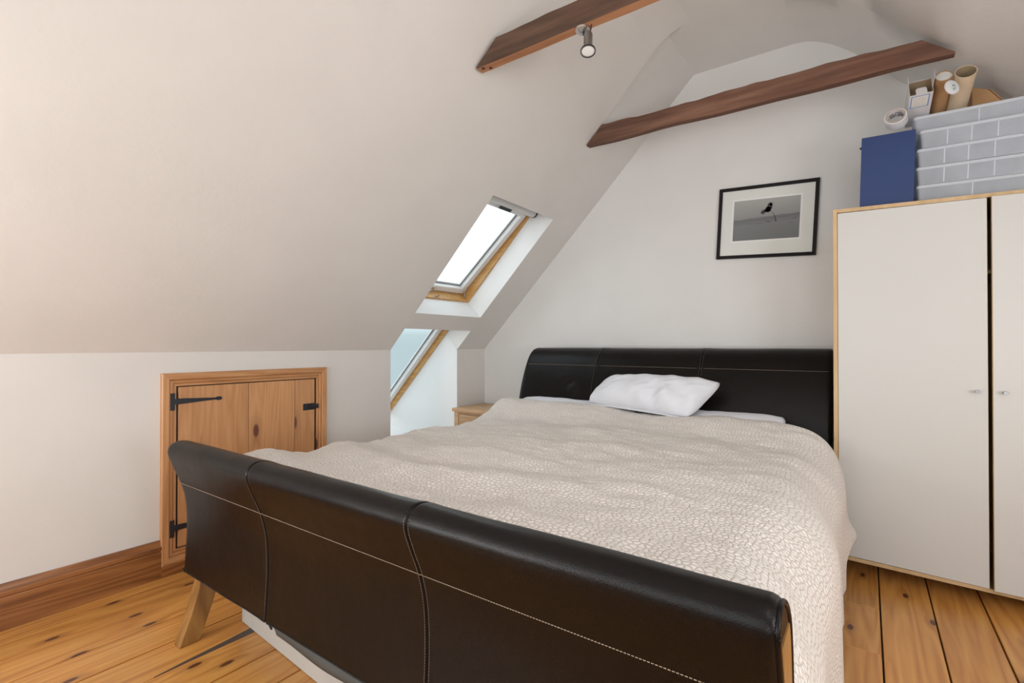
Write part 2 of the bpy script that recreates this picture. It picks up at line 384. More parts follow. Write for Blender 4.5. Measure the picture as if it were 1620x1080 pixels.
# flat wall pieces
b = MB()
b.box(XL - .1, XL, YB, WY0, 0, ZK + .005); b.box(XL - .1, XL, WY1, YG + .1, 0, ZK + .005); b.box(XL - .1, XL, WY0, WY1, 0, .32)
o = b.build('wall_left', M['plaster']); tag(o, kind='structure')
b = MB(); b.prism([(XL - .1, 0), (XR + .1, 0), (XR + .1, 1.75), (.5, 2.6), (-.15, 3.1), (-.98, 3.1), (XL - .1, ZK + .1)], YG, YG + .1, 1); o = b.build('wall_gable', M['gable']); tag(o, kind='structure')
b = MB()
b.prism([(XL - .1, 0), (-1.45, 0), (-1.45, 2.55), (XL - .1, ZK + .1)], YB - .1, YB, 1); b.box(.25, XR + .1, YB - .1, YB, 0, 3.1); b.box(-1.45, .25, YB - .1, YB, 0, .9); b.prism([(-1.45, 2.1), (.25, 2.1), (.25, 3.1), (-.98, 3.1), (-1.45, 2.55)], YB - .1, YB, 1)
o = b.build('wall_back', M['plaster']); tag(o, kind='structure')
b = MB(); b.box(XR, XR + .1, YB, YG, 0, 1.75); o = b.build('wall_right', M['plaster']); tag(o, kind='structure')
# recess of the lower roof window (cheeks and sill)
S2 = lambda s, n: (sl(s, 0, n).x, sl(s, 0, n).z)
ck = [(XL - .003, .25), (XL - .003, ZK - .005), S2(0, .19), S2(.25, .185), S2(.25, .33), S2(-1.5, .33), (-3.98, .25)]
for i, (y0, y1) in enumerate(((WY0 - .06, WY0 + .0008), (WY1 - .0008, WY1 + .06))):
    b = MB(); b.prism(ck, y0, y1, 1); o = b.build('trim_%d' % (i + 1), M['reveal']); tag(o, kind='structure')
b = MB(); b.box(-3.98, XL, WY0 - .06, WY1 + .06, .25, .33); o = b.build('trim_3', M['reveal']); tag(o, kind='structure')
# painted lining of the upper roof window
b = MB()
b.box(US0, US1, WY1 - .002, WY1 + .004, .0015, T, SM); b.box(US0, US1, WY0 - .004, WY0 + .002, .0015, T, SM)
b.box(US0 - .004, US0 + .002, WY0, WY1, .0015, T, SM); b.box(US1 - .002, US1 + .004, WY0, WY1, .0015, T, SM)
o = b.build('trim_4', M['reveal']); tag(o, kind='structure')

# floor: sub-floor and boards
b = MB(); b.box(XL - .1, XR + .1, YB - .1, YG + .1, -.08, -.022)
fl = b.build('floor', M['gap']); tag(fl, kind='structure')
W = .182; x = .046 + W * 10
k = 0
while x > XL - W:
    x0, x1 = max(x - W, XL - .02), min(x, XR + .02)
    if x1 - x0 > .03:
        rnd = random.Random(k * 5 + 3)
        cuts = [YB]
        if k == 10: cuts += [.6, 2.24, 2.62]
        elif k % 3 == 1: cuts += [rnd.uniform(-.6, .2)]
        cuts.append(YG)
        for y0, y1 in zip(cuts, cuts[1:]):
            g = .0028
            dz = rnd.uniform(-.0012, .0006)
            b = MB(); b.box(x0 + g, x1 - g, y0 + .0012, y1 - .0012, -.0218, dz)
            b.build('floor_board', M['floor'], fl, bevel=.0016, seg=1)
    x -= W; k += 1
b = MB(); b.prism([(-1.957, .66), (-1.950, .80), (-1.944, .95), (-1.946, 1.7), (-1.985, 1.7), (-1.987, 1.0), (-1.975, .88), (-1.966, .75)], -.0215, .0012, 2); b.build('filler_strip', M['filler'], fl, bevel=.0008, label='dark grey filler in a wide joint')

# skirting along the left wall (moulded top) and low strip under the hatch
def skirt(y0, y1, h):
    b = MB()
    if h > .1: pr = [(0, 0), (.022, 0), (.022, h - .055), (.019, h - .05), (.024, h - .044), (.024, h - .030), (.018, h - .024), (.014, h - .012), (.010, h - .002), (0, h)]
    else: pr = [(0, 0), (.022, 0), (.022, h - .003), (.019, h), (0, h)]
    rows = [[(XL + px, y, pz) for px, pz in pr] for y in (y0, y1)]
    b.grid(rows, close=True); n = len(pr)
    b.f += [list(range(n)), list(range(n, 2 * n))]; b.mi += [0, 0]
    return b
o = skirt(YB, .958, .18).build('baseboard_left', M['baseb']); tag(o, kind='structure')
o = skirt(.958, 1.855, .052).build('baseboard_left', M['baseb']); tag(o, kind='structure')
o = skirt(1.855, WY1 + .3, .18).build('baseboard_left', M['baseb']); tag(o, kind='structure')

# ------------------------------------------------------------ hatch door in the knee wall
HY0, HY1, HZ0, HZ1 = .957, 1.853, .052, .982
door = empty('door_1', (XL, (HY0 + HY1) / 2, HZ0), 'low pine hatch door with black iron hinges in the white knee wall', 'door', kind='structure')
prof = [(0, 0), (0, .020), (.004, .024), (.030, .024), (.034, .014), (.040, .018), (.047, .018), (.050, .008), (.056, .012), (.064, .012), (.066, 0)]   # (across, out)
def archi(side):
    b = MB(); rows = []
    for a, q in prof:
        if side == 'top': p = [(XL + q, HY0 + a, HZ1 - a), (XL + q, HY1 - a, HZ1 - a)]
        if side == 'bot': p = [(XL + q, HY0 + a, HZ0 + a), (XL + q, HY1 - a, HZ0 + a)]
        if side == 'l': p = [(XL + q, HY0 + a, HZ0 + a), (XL + q, HY0 + a, HZ1 - a)]
        if side == 'r': p = [(XL + q, HY1 - a, HZ0 + a), (XL + q, HY1 - a, HZ1 - a)]
        rows.append(p)
    b.grid(rows); return b
for sd, mm in (('top', 'hatchY'), ('bot', 'hatchY'), ('l', 'hatchZ'), ('r', 'hatchZ')):
    archi(sd).build('architrave', M[mm], door)
b = MB(); b.box(XL + .0005, XL + .003, HY0 + .05, HY1 - .05, HZ0 + .05, HZ1 - .05); b.build('rebate', M['gap'], door)
dy0, dy1, dz0, dz1 = HY0 + .073, HY1 - .078, HZ0 + .072, HZ1 - .070
seams = [dy0, dy0 + .345, dy0 + .615, dy1]
for i, (a, c) in enumerate(zip(seams, seams[1:])):
    b = MB(); b.box(XL + .003, XL + .0105, a + .0012, c - .0012, dz0, dz1)
    b.build('door_board', M['hatchZ'], door, bevel=.0015, seg=1)
def strap(z):
    b = MB(); X0 = XL + .0125
    b.box(XL + .012, XL + .0205, dy0 - .036, dy0 - .017, z - .042, z + .042)                        # tee plate on frame
    b.box(X0 - .002, X0 + .008, dy0 - .018, dy0 - .002, z - .013, z + .013)                 # knuckle
    b.box(X0, X0 + .003, dy0 - .026, dy0 + .004, z - .010, z + .010)
    pts = [(dy0, z - .014), (dy0 + .03, z - .013), (dy0 + .17, z - .005), (dy0 + .185, z - .010), (dy0 + .20, z - .008), (dy0 + .205, z),
           (dy0 + .20, z + .008), (dy0 + .185, z + .010), (dy0 + .17, z + .005), (dy0 + .03, z + .013), (dy0, z + .014)]
    b.prism(pts, X0 - .002, X0 + .002, 0)
    return b
for z in (.842, .222):
    h = strap(z).build('strap_hinge', M['iron'], door, bevel=.0008, seg=1)
    b = MB()
    for yy, rr in ((.02, .0035), (.04, .0035), (.06, .0035), (.125, .003), (.19, .004)):
        b.lathe([(rr, 0), (rr, .0015), (rr * .5, .0022)], 8, Matrix.Translation((XL + .0142, dy0 + yy, z)) @ Matrix.Rotation(PI / 2, 4, 'Y'))
    b.build('hinge_screws', M['gap'], h, kind='stuff')
# bolt latch
b = MB(); zb = .745; b.box(XL + .0105, XL + .0135, dy1 - .078, dy1 - .004, zb - .020, zb + .020)
la = b.build('latch', M['iron'], door, bevel=.0008, seg=1)
b = MB(); b.box(XL + .0135, XL + .020, dy1 - .065, dy1 - .055, zb - .013, zb + .013); b.box(XL + .0135, XL + .020, dy1 - .025, dy1 - .015, zb - .013, zb + .013)
b.tube([(XL + .017, dy1 - .075, zb), (XL + .017, dy1 + .02, zb)], .0045); b.box(XL + .0165, XL + .028, dy1 - .044, dy1 - .037, zb - .004, zb + .004)
b.box(XL + .0125, XL + .021, dy1 + .008, dy1 + .020, zb - .014, zb + .014)
b.build('bolt', M['iron'], la, bevel=.0008, seg=1)

# ------------------------------------------------------------ roof windows
def ring(b, s0, s1, y0, y1, n0, n1, wd, M_, bw=None, tw=None):
    bw = bw or wd; tw = tw or wd
    b.box(s0, s1, y0, y0 + wd, n0, n1, M_); b.box(s0, s1, y1 - wd, y1, n0, n1, M_)
    b.box(s0, s0 + bw, y0 + wd, y1 - wd, n0, n1, M_); b.box(s1 - tw, s1, y0 + wd, y1 - wd, n0, n1, M_)
def roof_window(name, s0, s1, ang, label, blind, handle, d0=0):
    y0, y1 = WY0, WY1
    root = empty(name, sl(s0, (y0 + y1) / 2, T), label, 'roof window', kind='structure')
    b = MB(); ring(b, s0, s1, y0, y1, T, T + .11, .018, SM)
    b.build('window_frame', M['winpine'], root, bevel=.0015, seg=1)
    # sash, hung from the top and pushed out at the bottom
    a, c = s0 + .022, s1 - .022
    piv = Matrix.Translation((c, 0, T + .035)) @ Matrix.Rotation(ang, 4, 'Y') @ Matrix.Translation((-c, 0, -T - .035))
    Q = SM @ piv @ Matrix.Translation((0, 0, d0))
    ya, yb = y0 + .022, y1 - .022
    b = MB(); ring(b, a, c, ya, yb, T + .008, T + .064, .052, Q)
    sash = b.build('sash', M['winwhite'], root, bevel=.003)
    b = MB(); b.box(a - .0015, c, ya - .001, ya, T + .02, T + .06, Q); b.box(a - .0015, c, yb, yb + .001, T + .02, T + .06, Q); b.box(a - .002, a, ya, yb, T + .012, T + .06, Q)
    b.build('sash_edge', M['winpine'], sash)
    b = MB(); ring(b, a + .052, c - .052, ya + .052, yb - .052, T + .040, T + .056, .008, Q)
    b.build('bead', M['gasket'], sash)
    b = MB(); ring(b, a + .058, c - .058, ya + .058, yb - .058, T + .044, T + .052, .012, Q)
    b.build('inner_bead', M['winwhite'], sash)
    b = MB(); b.box(a + .05, c - .05, ya + .05, yb - .05, T + .046, T + .050, Q)
    b.build('pane', M['glass'], sash)
    if blind:
        b = MB(); 
        cyl = Q @ Matrix.Translation((c - .040, ya, T - .022)) @ Matrix.Rotation(-PI / 2, 4, 'X')
        b.lathe([(.030, 0), (.032, .004), (.032, yb - ya - .004), (.030, yb - ya)], 28, cyl)
        b.box(c - .078, c - .01, ya + .004, yb - .004, T - .022, T + .014, Q)
        bl = b.build('blind', M['blind'], root, smooth=True, angle=40)
        b = MB(); b.box(c - .112, c - .085, ya + .02, yb - .02, T - .001, T + .012, Q); b.build('blind_bar', M['blind'], bl, bevel=.002)
        b = MB(); b.box(c - .098, c - .070, ya + .30, ya + .43, T - .030, T - .0225, Q); b.build('blind_handle', M['iron'], bl, bevel=.002)
        b = MB(); b.lathe([(.030, 0), (.033, .002), (.033, .012), (.0, .013)], 24, Q @ Matrix.Translation((c - .040, yb - .001, T - .022)) @ Matrix.Rotation(-PI / 2, 4, 'X'), cap=False)
        b.build('blind_end_cap', M['iron'], bl)
    if handle:
        b = MB(); ym = ya + .26
        b.box(a + .004, a + .045, ym, ym + .055, T - .004, T + .012, Q); b.box(a - .012, a + .012, ym + .012, ym + .044, T - .012, T + .0, Q)
        hd = b.build('handle', M['chrome'], root, bevel=.003)
        b = MB(); b.tube([sl(s0 + .012, ym + .03, T + .012), sl(s0 + .022, ym + .05, T + .006), sl(s0 + .03, ym + .075, T + .016)], .006); b.build('catch', M['steel'], hd)
        b = MB(); b.tube([sl(s0 + .02, yb - .02, T + .03), sl(s0 + .06, yb - .03, T + .055), sl(s0 + .10, yb - .04, T + .05)], .004)
        b.build('stay', M['chrome'], root)
    return root
roof_window('window_1', US0, US1, math.radians(4.6), 'upper white and pine roof window standing ajar with rolled blind in the left slope', True, True)
roof_window('window_2', -1.02, .24, 0, 'lower roof window seen through the recess in the knee wall below the upper one', False, False, .034)

# rear window of the room (behind the photographer)
root = empty('window_3', (-.6, YB, .9), 'white window behind the photographer', 'window', kind='structure')
b = MB()
for (x0, x1, z0, z1) in ((-1.45, -1.39, .9, 2.1), (.19, .25, .9, 2.1), (-1.39, .19, .9, .96), (-1.39, .19, 2.04, 2.1), (-.63, -.57, .96, 2.04)): b.box(x0, x1, YB - .08, YB - .02, z0, z1)
b.build('window_frame', M['winwhite'], root, bevel=.003)
b = MB(); b.box(-1.39, .19, YB - .052, YB - .048, .96, 2.04); b.build('pane', M['glass'], root)

# ------------------------------------------------------------ tie beams
def beam(name, x0b, x1b, x0t, x1t, y0, y1, z0, z1, mats, label, seed, amp, drop=0.0):
    """near face y0, far face y1; the ends are cut to the roof pitch"""
    b = MB(); N = 60; rows = []
    rnd = random.Random(seed)
    for i in range(N + 1):
        t = i / N
        xb = x0b + (x1b - x0b) * t; xt = x0t + (x1t - x0t) * t
        def nz(q, s): return noise.noise(Vector((t * s + seed, q * 7.3, seed))) 
        zt = z1 + amp * nz(1, 6) + amp * .5 * nz(2, 19); zb = z0 + amp * .5 * nz(3, 5) + drop * t; zt += drop * t
        yf = y0 + amp * .25 * nz(4, 6); yk = y1 + amp * .25 * nz(5, 6)
        c = .004 + .002 * nz(6, 15)
        rows.append([(xb, yf, zb + c), (xb + (xt - xb) * .5, yf + amp * .15 * nz(7, 9), (zb + zt) / 2), (xt, yf, zt - c), (xt, yf + c, zt), (xt, yk - c, zt),
                     (xt, yk, zt - c), (xb, yk, zb + c), (xb, yk - c, zb), (xb, yf + c, zb)])
    n = len(rows[0])
    vs = [p for r in rows for p in r]; fs = []; mi = []
    for i in range(N):
        for j in range(n):
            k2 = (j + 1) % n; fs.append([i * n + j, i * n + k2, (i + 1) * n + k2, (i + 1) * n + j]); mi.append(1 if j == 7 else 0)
    b.v = [Vector(p) for p in vs]; b.f = fs + [list(range(n)), [N * n + j for j in range(n)]]; b.mi = mi + [0, 0]
    o = b.build(name, mats); tag(o, label, 'beam')
    return o
b1 = beam('tie_beam', -1.459, .42, -1.345, .30, 1.755, 1.808, 2.398, 2.505, [M['beam'], M['beamlow']], 'nearer dark wooden tie beam with paler underside, spotlight fixed beneath', 3, .006)
b2 = beam('tie_beam', -1.462, .325, -1.353, .215, 2.872, 2.925, 2.408, 2.515, [M['beam2'], M['beam2']], 'farther reddish wooden tie beam crossing above the black bed and picture', 11, .013, -.012)
for bm_, pts in ((b1, ((-1.43, 1.772), (-1.40, 1.79))), (b2, ((-1.42, 2.885),))):
    b = MB()
    for x_, y_ in pts:
        zz = 2.397 if bm_ is b1 else 2.412
        b.lathe([(.008, -.0015), (.008, .003)], 10, Matrix.Translation((x_, y_, zz)))
    b.build('nail_holes', M['gap'], bm_, kind='stuff')

# ------------------------------------------------------------ spotlight on the nearer beam
SX, SY, SZ = -.905, 1.785, 2.398
sp = empty('spotlight', (SX, SY, SZ), 'small grey metal spotlight hanging under the nearer beam', 'lamp')
b = MB(); b.lathe([(.030, 0), (.030, -.006), (.022, -.014), (.008, -.017)], 24, Matrix.Translation((SX - .02, SY - .0, SZ))); b.build('mount', M['chrome'], sp, smooth=True, angle=40)
hx, hy, hz = -.895, 1.775, 2.362
ax = Vector((.12, -.26, -1)).normalized()
b = MB(); b.tube([(SX - .015, SY, SZ - .014), (SX - .012, SY - .004, SZ - .028), (hx - .012, hy, hz + .004), (hx, hy, hz)], .0055); b.build('arm', M['iron'], sp)
b = MB(); b.tube([(hx + .006, hy, hz - .004), (hx + .012, hy + .002, hz + .02), (hx + .01, hy + .008, SZ + .001)], .003); b.build('cable', M['gap'], sp)
R_ = Matrix.Translation((hx, hy, hz)) @ ax.to_track_quat('Z', 'Y').to_matrix().to_4x4()
b = MB(); b.lathe([(.006, -.006), (.014, -.002), (.0175, .006), (.0175, .062), (.021, .070), (.0285, .080), (.0295, .086)], 28, R_); b.build('shade', M['steel'], sp, smooth=True, angle=50)
b = MB(); b.lathe([(.0275, .084), (.0275, .0875), (.020, .0885), (.008, .089), (.0, .0892)], 28, R_, cap=False); b.build('bulb', M['lens'], sp, smooth=True)
b = MB(); 
b.lathe([(.0275, .083), (.0300, .084), (.0300, .090), (.0275, .090), (.0275, .083)], 28, R_, cap=False); b.build('rim', M['iron'], sp, smooth=True, angle=40)

# ------------------------------------------------------------ bed (frame)
BX0, BX1 = -2.120, -.100
bed = empty('bed', ((BX0 + BX1) / 2, 2.0, 0), 'double sleigh bed frame covered in black brown leather with wooden legs', 'bed')
def smoothpoly(pts, n=8, closed=True):
    out = []; m = len(pts); rng = range(m if closed else m - 1)
    for i in rng:
        p0, p1, p2, p3 = [Vector((*pts[(i + k) % m if closed else min(max(i + k, 0), m - 1)], 0)) for k in (-1, 0, 1, 2)]
        for j in range(n):
            t = j / n
            q = .5 * ((2 * p1) + (-p0 + p2) * t + (2 * p0 - 5 * p1 + 4 * p2 - p3) * t * t + (-p0 + 3 * p1 - 3 * p2 + p3) * t ** 3)
            out.append((q.x, q.y))
    if not closed: out.append(tuple(pts[-1]))
    return out
foot_pts = [(.818, .258), (.811, .263), (.810, .275), (.813, .33), (.817, .42), (.813, .52), (.795, .60), (.769, .665), (.752, .715), (.757, .742), (.775, .757), (.798, .760), (.83, .752),
            (.868, .725), (.897, .68), (.915, .60), (.925, .50), (.925, .38), (.923, .275), (.922, .262), (.915, .258)]
head_pts = [(2.985, .20), (2.990, .40), (3.004, .56), (3.030, .70), (3.072, .84), (3.128, .965), (3.180, 1.045), (3.235, 1.088), (3.29, 1.100), (3.335, 1.092), (3.368, 1.062),
            (3.375, 1.02), (3.355, .96), (3.28, .84), (3.20, .70), (3.14, .50), (3.12, .20)]
def upholstery(name, pts, x0, x1, sx_, zs, mat_, dent=None, label=None, zmin_s=0):
    pf = smoothpoly(pts, 7, True)
    # outward normals of the profile
    n = len(pf); cx = sum(p[0] for p in pf) / n
    nor = []
    for i in range(n):
        a, c = Vector(pf[i - 1]), Vector(pf[(i + 1) % n]); t = (c - a).normalized(); nor.append((-t.y, t.x))
    area_ = sum(pf[i][0] * pf[(i + 1) % n][1] - pf[(i + 1) % n][0] * pf[i][1] for i in range(n))
    sg = -1 if area_ > 0 else 1
    xs = [x0, x0 + .001, x0 + .003, x0 + .007, x0 + .014, x0 + .03]
    xx = x0 + .05
    while xx < x1 - .04: xs.append(xx); xx += .022
    xs += [x1 - .03, x1 - .014, x1 - .007, x1 - .003, x1 - .001, x1]
    for s in sx_: xs += [s - .010, s - .006, s - .003, s - .0015, s, s + .0015, s + .003, s + .006, s + .010]
    xs = sorted(set(round(v, 5) for v in xs))
    rows = []
    for X in xs:
        row = []
        dx = min(X - x0, x1 - X); edge = -.008 * (1 - min(dx / .014, 1)) ** 2
        g = max([0] + [math.exp(-((X - s) / .0035) ** 2) for s in sx_])
        for (py, pz), (ny, nz_) in zip(pf, nor):
            gz = math.exp(-((pz - zs) / .0035) ** 2) if (py < (pts[0][0] + .2) ) else 0
            d = edge - .0035 * max(g, gz * .8) + .0016 * noise.noise(Vector((X * 6, py * 9, pz * 9)))
            d += .004 * math.exp(-(min([abs(X - s) for s in sx_]) / .03) ** 2) * .5 * (1 - g)
            if dent: d += dent(X, py, pz)
            row.append((X, py + sg * ny * d, pz + sg * nz_ * d))
        rows.append(row)
    b = MB(); b.grid(rows, close=True); m = len(pf)
    b.f += [list(range(m)), [(len(rows) - 1) * m + i for i in range(m)]]; b.mi += [0, 0]
    return b.build(name, mat_, bed, smooth=True, angle=55, label=label), pf, nor, sg
def profile_at(pf, z, front=True):
    best = None
    for i in range(len(pf) - 1):
        a, c = pf[i], pf[i + 1]
        if (a[1] - z) * (c[1] - z) <= 0 and a[1] != c[1]:
            y = a[0] + (c[0] - a[0]) * (z - a[1]) / (c[1] - a[1])
            if best is None or y < best: best = y
    return best
SEAMS = (-1.518, -.822)
foot, fpf, fn, fsg = upholstery('footboard', foot_pts, BX0, BX1, SEAMS, .594, M['leather'])
def hdent(X, y, z):
    d = 0
    for (cx, cz, rx, rz, a) in ((-1.70, .865, .045, .028, -.012), (-1.735, .815, .03, .03, -.008), (-1.67, .82, .02, .045, .008), (-1.72, .885, .05, .014, .006)):
        d += a * math.exp(-((X - cx) / rx) ** 2 - ((z - cz) / rz) ** 2)
    return d if y < 3.12 else 0
head, hpf, hn, hsg = upholstery('headboard', head_pts, -2.105, -.146, SEAMS, .972, M['leather'], hdent)
# stitching
def stitch_line(pts, step, ln, r, b):
    pts = [Vector(p) for p in pts]; d = 0; nxt = 0
    for a, c in zip(pts, pts[1:]):
        L = (c - a).length
        if L < 1e-6: continue
        u = (c - a) / L
        while nxt < d + L:
            p = a + u * (nxt - d); q = p + u * ln
            s = u.orthogonal().normalized() * r; t = u.cross(s).normalized() * r
            b.add([p + s, p + t, p - s, p - t, q + s, q + t, q - s, q - t], [(0, 1, 5, 4), (1, 2, 6, 5), (2, 3, 7, 6), (3, 0, 4, 7), (0, 3, 2, 1), (4, 5, 6, 7)])
            nxt += step
        d += L
def stitches(parent, pf, x0, x1, zs, zlo, off, step=.0068, ln=.0045, r=.0008):
    b = MB(); y = profile_at(pf, zs + .006)
    stitch_line([(x0 + .01, y - .0012 - off, zs + .006), (x1 - .01, y - .0012 - off, zs + .006)], step, ln, r, b)
    b.build('stitching', M['thread'], parent, kind='stuff')
    b = MB()
    for s in SEAMS:
        for dd in (-.007,) if s < -1 else (-.007, .007):
            z = zlo; pts = []
            while z < max(p[1] for p in pf) - .008:
                yy = profile_at(pf, z)
                if yy is not None: pts.append((s + dd, yy - .0022, z))
                z += .01
            stitch_line(pts, step, ln, r, b)
    b.build('stitching', M['thread2'], parent, kind='stuff')
stitches(foot, fpf, BX0, BX1, .594, .27, .0)
stitches(head, hpf, -2.10, -.15, .972, .62, .0)
# piping and wooden end panels of the footboard
cy_, cz_ = .85, .50
def inset(pf, nor, sg, d): return [(p[0] - sg * n_[0] * d, p[1] - sg * n_[1] * d) for p, n_ in zip(pf, nor)]
for xe, sd in ((BX1, 1), (BX0, -1)):
    ip = inset(fpf, fn, fsg, .009)
    b = MB(); pts = [(xe + sd * .001, p[0], p[1]) for p in ip]; pts.append(pts[0]); b.tube(pts, .0042, 8); b.build('piping', M['leather'], foot, smooth=True)
    ip = inset(fpf, fn, fsg, .016)
    b = MB(); m = len(ip); b.prism(ip, xe - sd * .004, xe + sd * .0015, 0); b.build('end_cover', M['leather'], foot)
    ip = [p for p in inset(fpf, fn, fsg, .022) if p[1] < .70]
    b = MB(); b.prism(ip, xe - sd * .003, xe + sd * .004, 0); b.build('end_panel', M['legwood'], foot, label='honey coloured wooden end panel')
    ip2 = inset(fpf, fn, fsg, .012)
pf_h = inset(hpf, hn, hsg, .009)
b = MB(); pts = [(-2.106, p[0], p[1]) for p in pf_h]; pts.append(pts[0]); b.tube(pts, .0042, 8); b.build('piping', M['leather'], head, smooth=True)
# sabre legs
def leg(x0, flip, ybase, zt):
    fr = [(.852, .262), (.842, .20), (.822, .13), (.798, .06), (.776, 0)]
    bk = [(.846, 0), (.868, .06), (.893, .13), (.912, .20), (.918, .262)]
    fr = smoothpoly(fr, 4, False); bk = smoothpoly(bk, 4, False)
    pts = fr + bk
    if flip: pts = [(ybase - (p[0] - .85), p[1]) for p in pts]
    b = MB(); b.prism(pts, x0, x0 + .052, 0); return b
for x0 in (BX0 + .006, BX1 - .058):
    leg(x0, False, 0, 0).build('leg', M['legwood'], bed, bevel=.003)
for x0 in (-2.10, -.205):
    leg(x0, True, 3.06, 0).build('leg', M['legwood'], bed, bevel=.003)
# side rails, slatted base, dust cover
for x0 in (-2.085, -.175):
    b = MB(); b.box(x0, x0 + .035, .92, 3.0, .20, .40); b.build('side_rail', M['leather'], bed, bevel=.006)
b = MB(); b.box(-2.05, -.175, .93, 2.98, .30, .33); b.build('base_board', M['dark'], bed)
b = MB(); rows = []
N = 60
for i in range(N + 1):
    t = i / N; X = -1.50 + 1.33 * t
    hang = .050 + .010 * math.sin(t * 9) + .012 * noise.noise(Vector((t * 8, 1, 2))) + .02 * t
    rows.append([(X, .838 + .004 * math.sin(t * 30), .264), (X, .826 + .006 * math.sin(t * 22), .264 - hang * .5), (X, .834, .264 - hang), (X, .90, .262 - hang), (X, 1.1, .28), (X, 1.1, .29), (X, .9, .285)])
b.grid(rows, close=True); b.build('dust_cover', M['liner'], bed, smooth=True, label='grey fabric sagging below the footboard')
b = MB(); c0 = Vector((-1.552, .842, .222))
pts = [c0 + Vector((.010 * math.sin(a) * .5, -.004 * math.cos(a), .012 * math.cos(a))) for a in [i / 16 * 2 * PI for i in range(17)]]
b.tube(pts, .0024, 6); b.tube([c0 + Vector((0, 0, .010)), c0 + Vector((.002, .01, .045))], .002, 6); b.build('hook', M['iron'], bed)

# white board box under the bed
A = math.radians(-3.6)
RM = Matrix.Translation((-2.06, 1.0, 0)) @ Matrix.Rotation(A, 4, 'Z')
ub = empty('underbed_box', (-1.4, 1.4, 0), 'low white storage box on the floor under the bed', 'box')
b = MB(); b.box(0, 1.5, 0, .012, .0015, .135, RM); b.box(0, 1.5, .75, .762, .0015, .135, RM); b.box(0, .012, .012, .75, .0015, .135, RM); b.box(1.488, 1.5, .012, .75, .0015, .135, RM); b.box(.012, 1.488, .012, .75, .0015, .012, RM)
b.build('tray', M['boxwhite'], ub, bevel=.0015, seg=1)
b = MB(); b.box(-.008, 1.508, -.008, .77, .1355, .15, RM); b.build('lid', M['boxwhite'], ub, bevel=.003)

# ------------------------------------------------------------ mattress
b = MB(); b.box(-2.04, -.20, .945, 2.975, .331, .60)
mt = b.build('mattress', M['mattress'], None, bevel=.035, seg=5); tag(mt, 'thick pale mattress hidden beneath the cream quilted bedspread', 'mattress')

# ------------------------------------------------------------ bedspread
def sst(a, c, x): t = min(1, max(0, (x - a) / (c - a))); return t * t * (3 - 2 * t)
def ztop(X, Y):
    u = (X + 2.06) / 2.0
    z = .638 + .030 * math.sin(PI * min(max(u, 0), 1))
    z += .030 * math.exp(-((Y - 1.02) / .22) ** 2) * (1 - sst(-1.5, -1.0, X)) + .012 * math.exp(-((Y - 1.0) / .2) ** 2)
    hump = sst(2.50, 2.80, Y)
    z += hump * (.085 + .02 * math.exp(-((X + 1.95) / .35) ** 2) - .035 * math.exp(-((X + .95) / .38) ** 2))
    z += .022 * math.exp(-((Y - 2.32 + .05 * math.sin(X * 2)) / .12) ** 2) * sst(-1.9, -1.4, X) * (1 - sst(-1.0, -.3, X)) * .5
    # folds near the foot and to the left
    fl_ = (1 - sst(1.3, 2.3, Y)) * (1 - sst(-1.3, -.2, X))
    z += .013 * fl_ * math.sin((Y + .16 * math.sin(X * 3.1)) * 17 + X * 2.2)
    z += .006 * (1 - fl_ * .5) * math.sin(Y * 11 - X * 5 + 1.3 * math.sin(X * 3)) * (1 - sst(-.7, -.3, X))
    z += .018 * noise.noise(Vector((X * 2.6, Y * 3.4, 0))) + .011 * noise.noise(Vector((X * 7, Y * 10, 3))) + .004 * noise.noise(Vector((X * 16, Y * 26, 5)))
    return z
Y0, Y1 = .932, 2.865
NY = 300; rows = []; uvs = []
for i in range(NY + 1):
    v = i / NY
    Y = Y0 + (Y1 - Y0) * v
    head_in = sst(2.75, 2.90, Y)
    xl = -2.112 + .012 * math.sin(Y * 9) - .006 * math.sin(Y * 23)
    foot_in = 1 - sst(.93, 1.0, Y)
    xl += .0 * foot_in
    xr = -.052 - .011 * Y + .010 * math.sin(Y * 7.5 + 1) * sst(1.0, 1.4, Y) - .16 * head_in
    if Y > 2.83: xr = min(xr, -.16 + 0 * Y) if Y > 2.89 else xr
    rl, rr_ = .075, .21
    row = []
    zl = ztop(xl + rl, Y); zr = ztop(xr - rr_, Y)
    hl = .30; hr = .075 + .03 * math.sin(Y * 5) * (1 - sst(2.3, 2.6, Y)) + .17 * sst(2.55, 2.70, Y) + .08 * head_in
    for j in range(16):                                     # left drape up
        t = j / 16; z = hl + (zl - rl - hl) * t
        row.append((xl - .012 * (1 - t) * math.sin(Y * 16) - .006 * (1 - t), Y, z))
    for j in range(10):
        a = PI / 2 * j / 10; row.append((xl + rl - rl * math.cos(a), Y, zl - rl + rl * math.sin(a)))
    NX = 150
    for j in range(NX + 1):
        X = xl + rl + (xr - rr_ - xl - rl) * j / NX; row.append((X, Y, ztop(X, Y)))
    rz = .24
    for j in range(1, 25):
        a = PI / 2 * j / 24
        row.append((xr - rr_ + rr_ * math.sin(a) + .012 * math.sin(Y * 7.5 + 1.5 * a) * math.sin(2 * a), Y, zr - rz + rz * math.cos(a)))
    for j in range(1, 31):
        t = j / 30; z = (zr - rz) + (hr - (zr - rz)) * t
        flare = .030 * math.exp(-((z - .25) / .05) ** 2) * sst(2.45, 2.72, Y) * (1 - sst(2.78, 2.86, Y))
        row.append((xr + .010 * t * math.sin(Y * 12) + .006 * t * math.sin(Y * 27 + 2) + flare, Y, z))
    # head end turned down, pull the last rows down a touch
    if v > .985:
        q = (v - .985) / .015; row = [(p[0], p[1] - .000 * q, p[2] - .012 * q * q) for p in row]
    rows.append(row)
b = MB(); b.grid(rows)
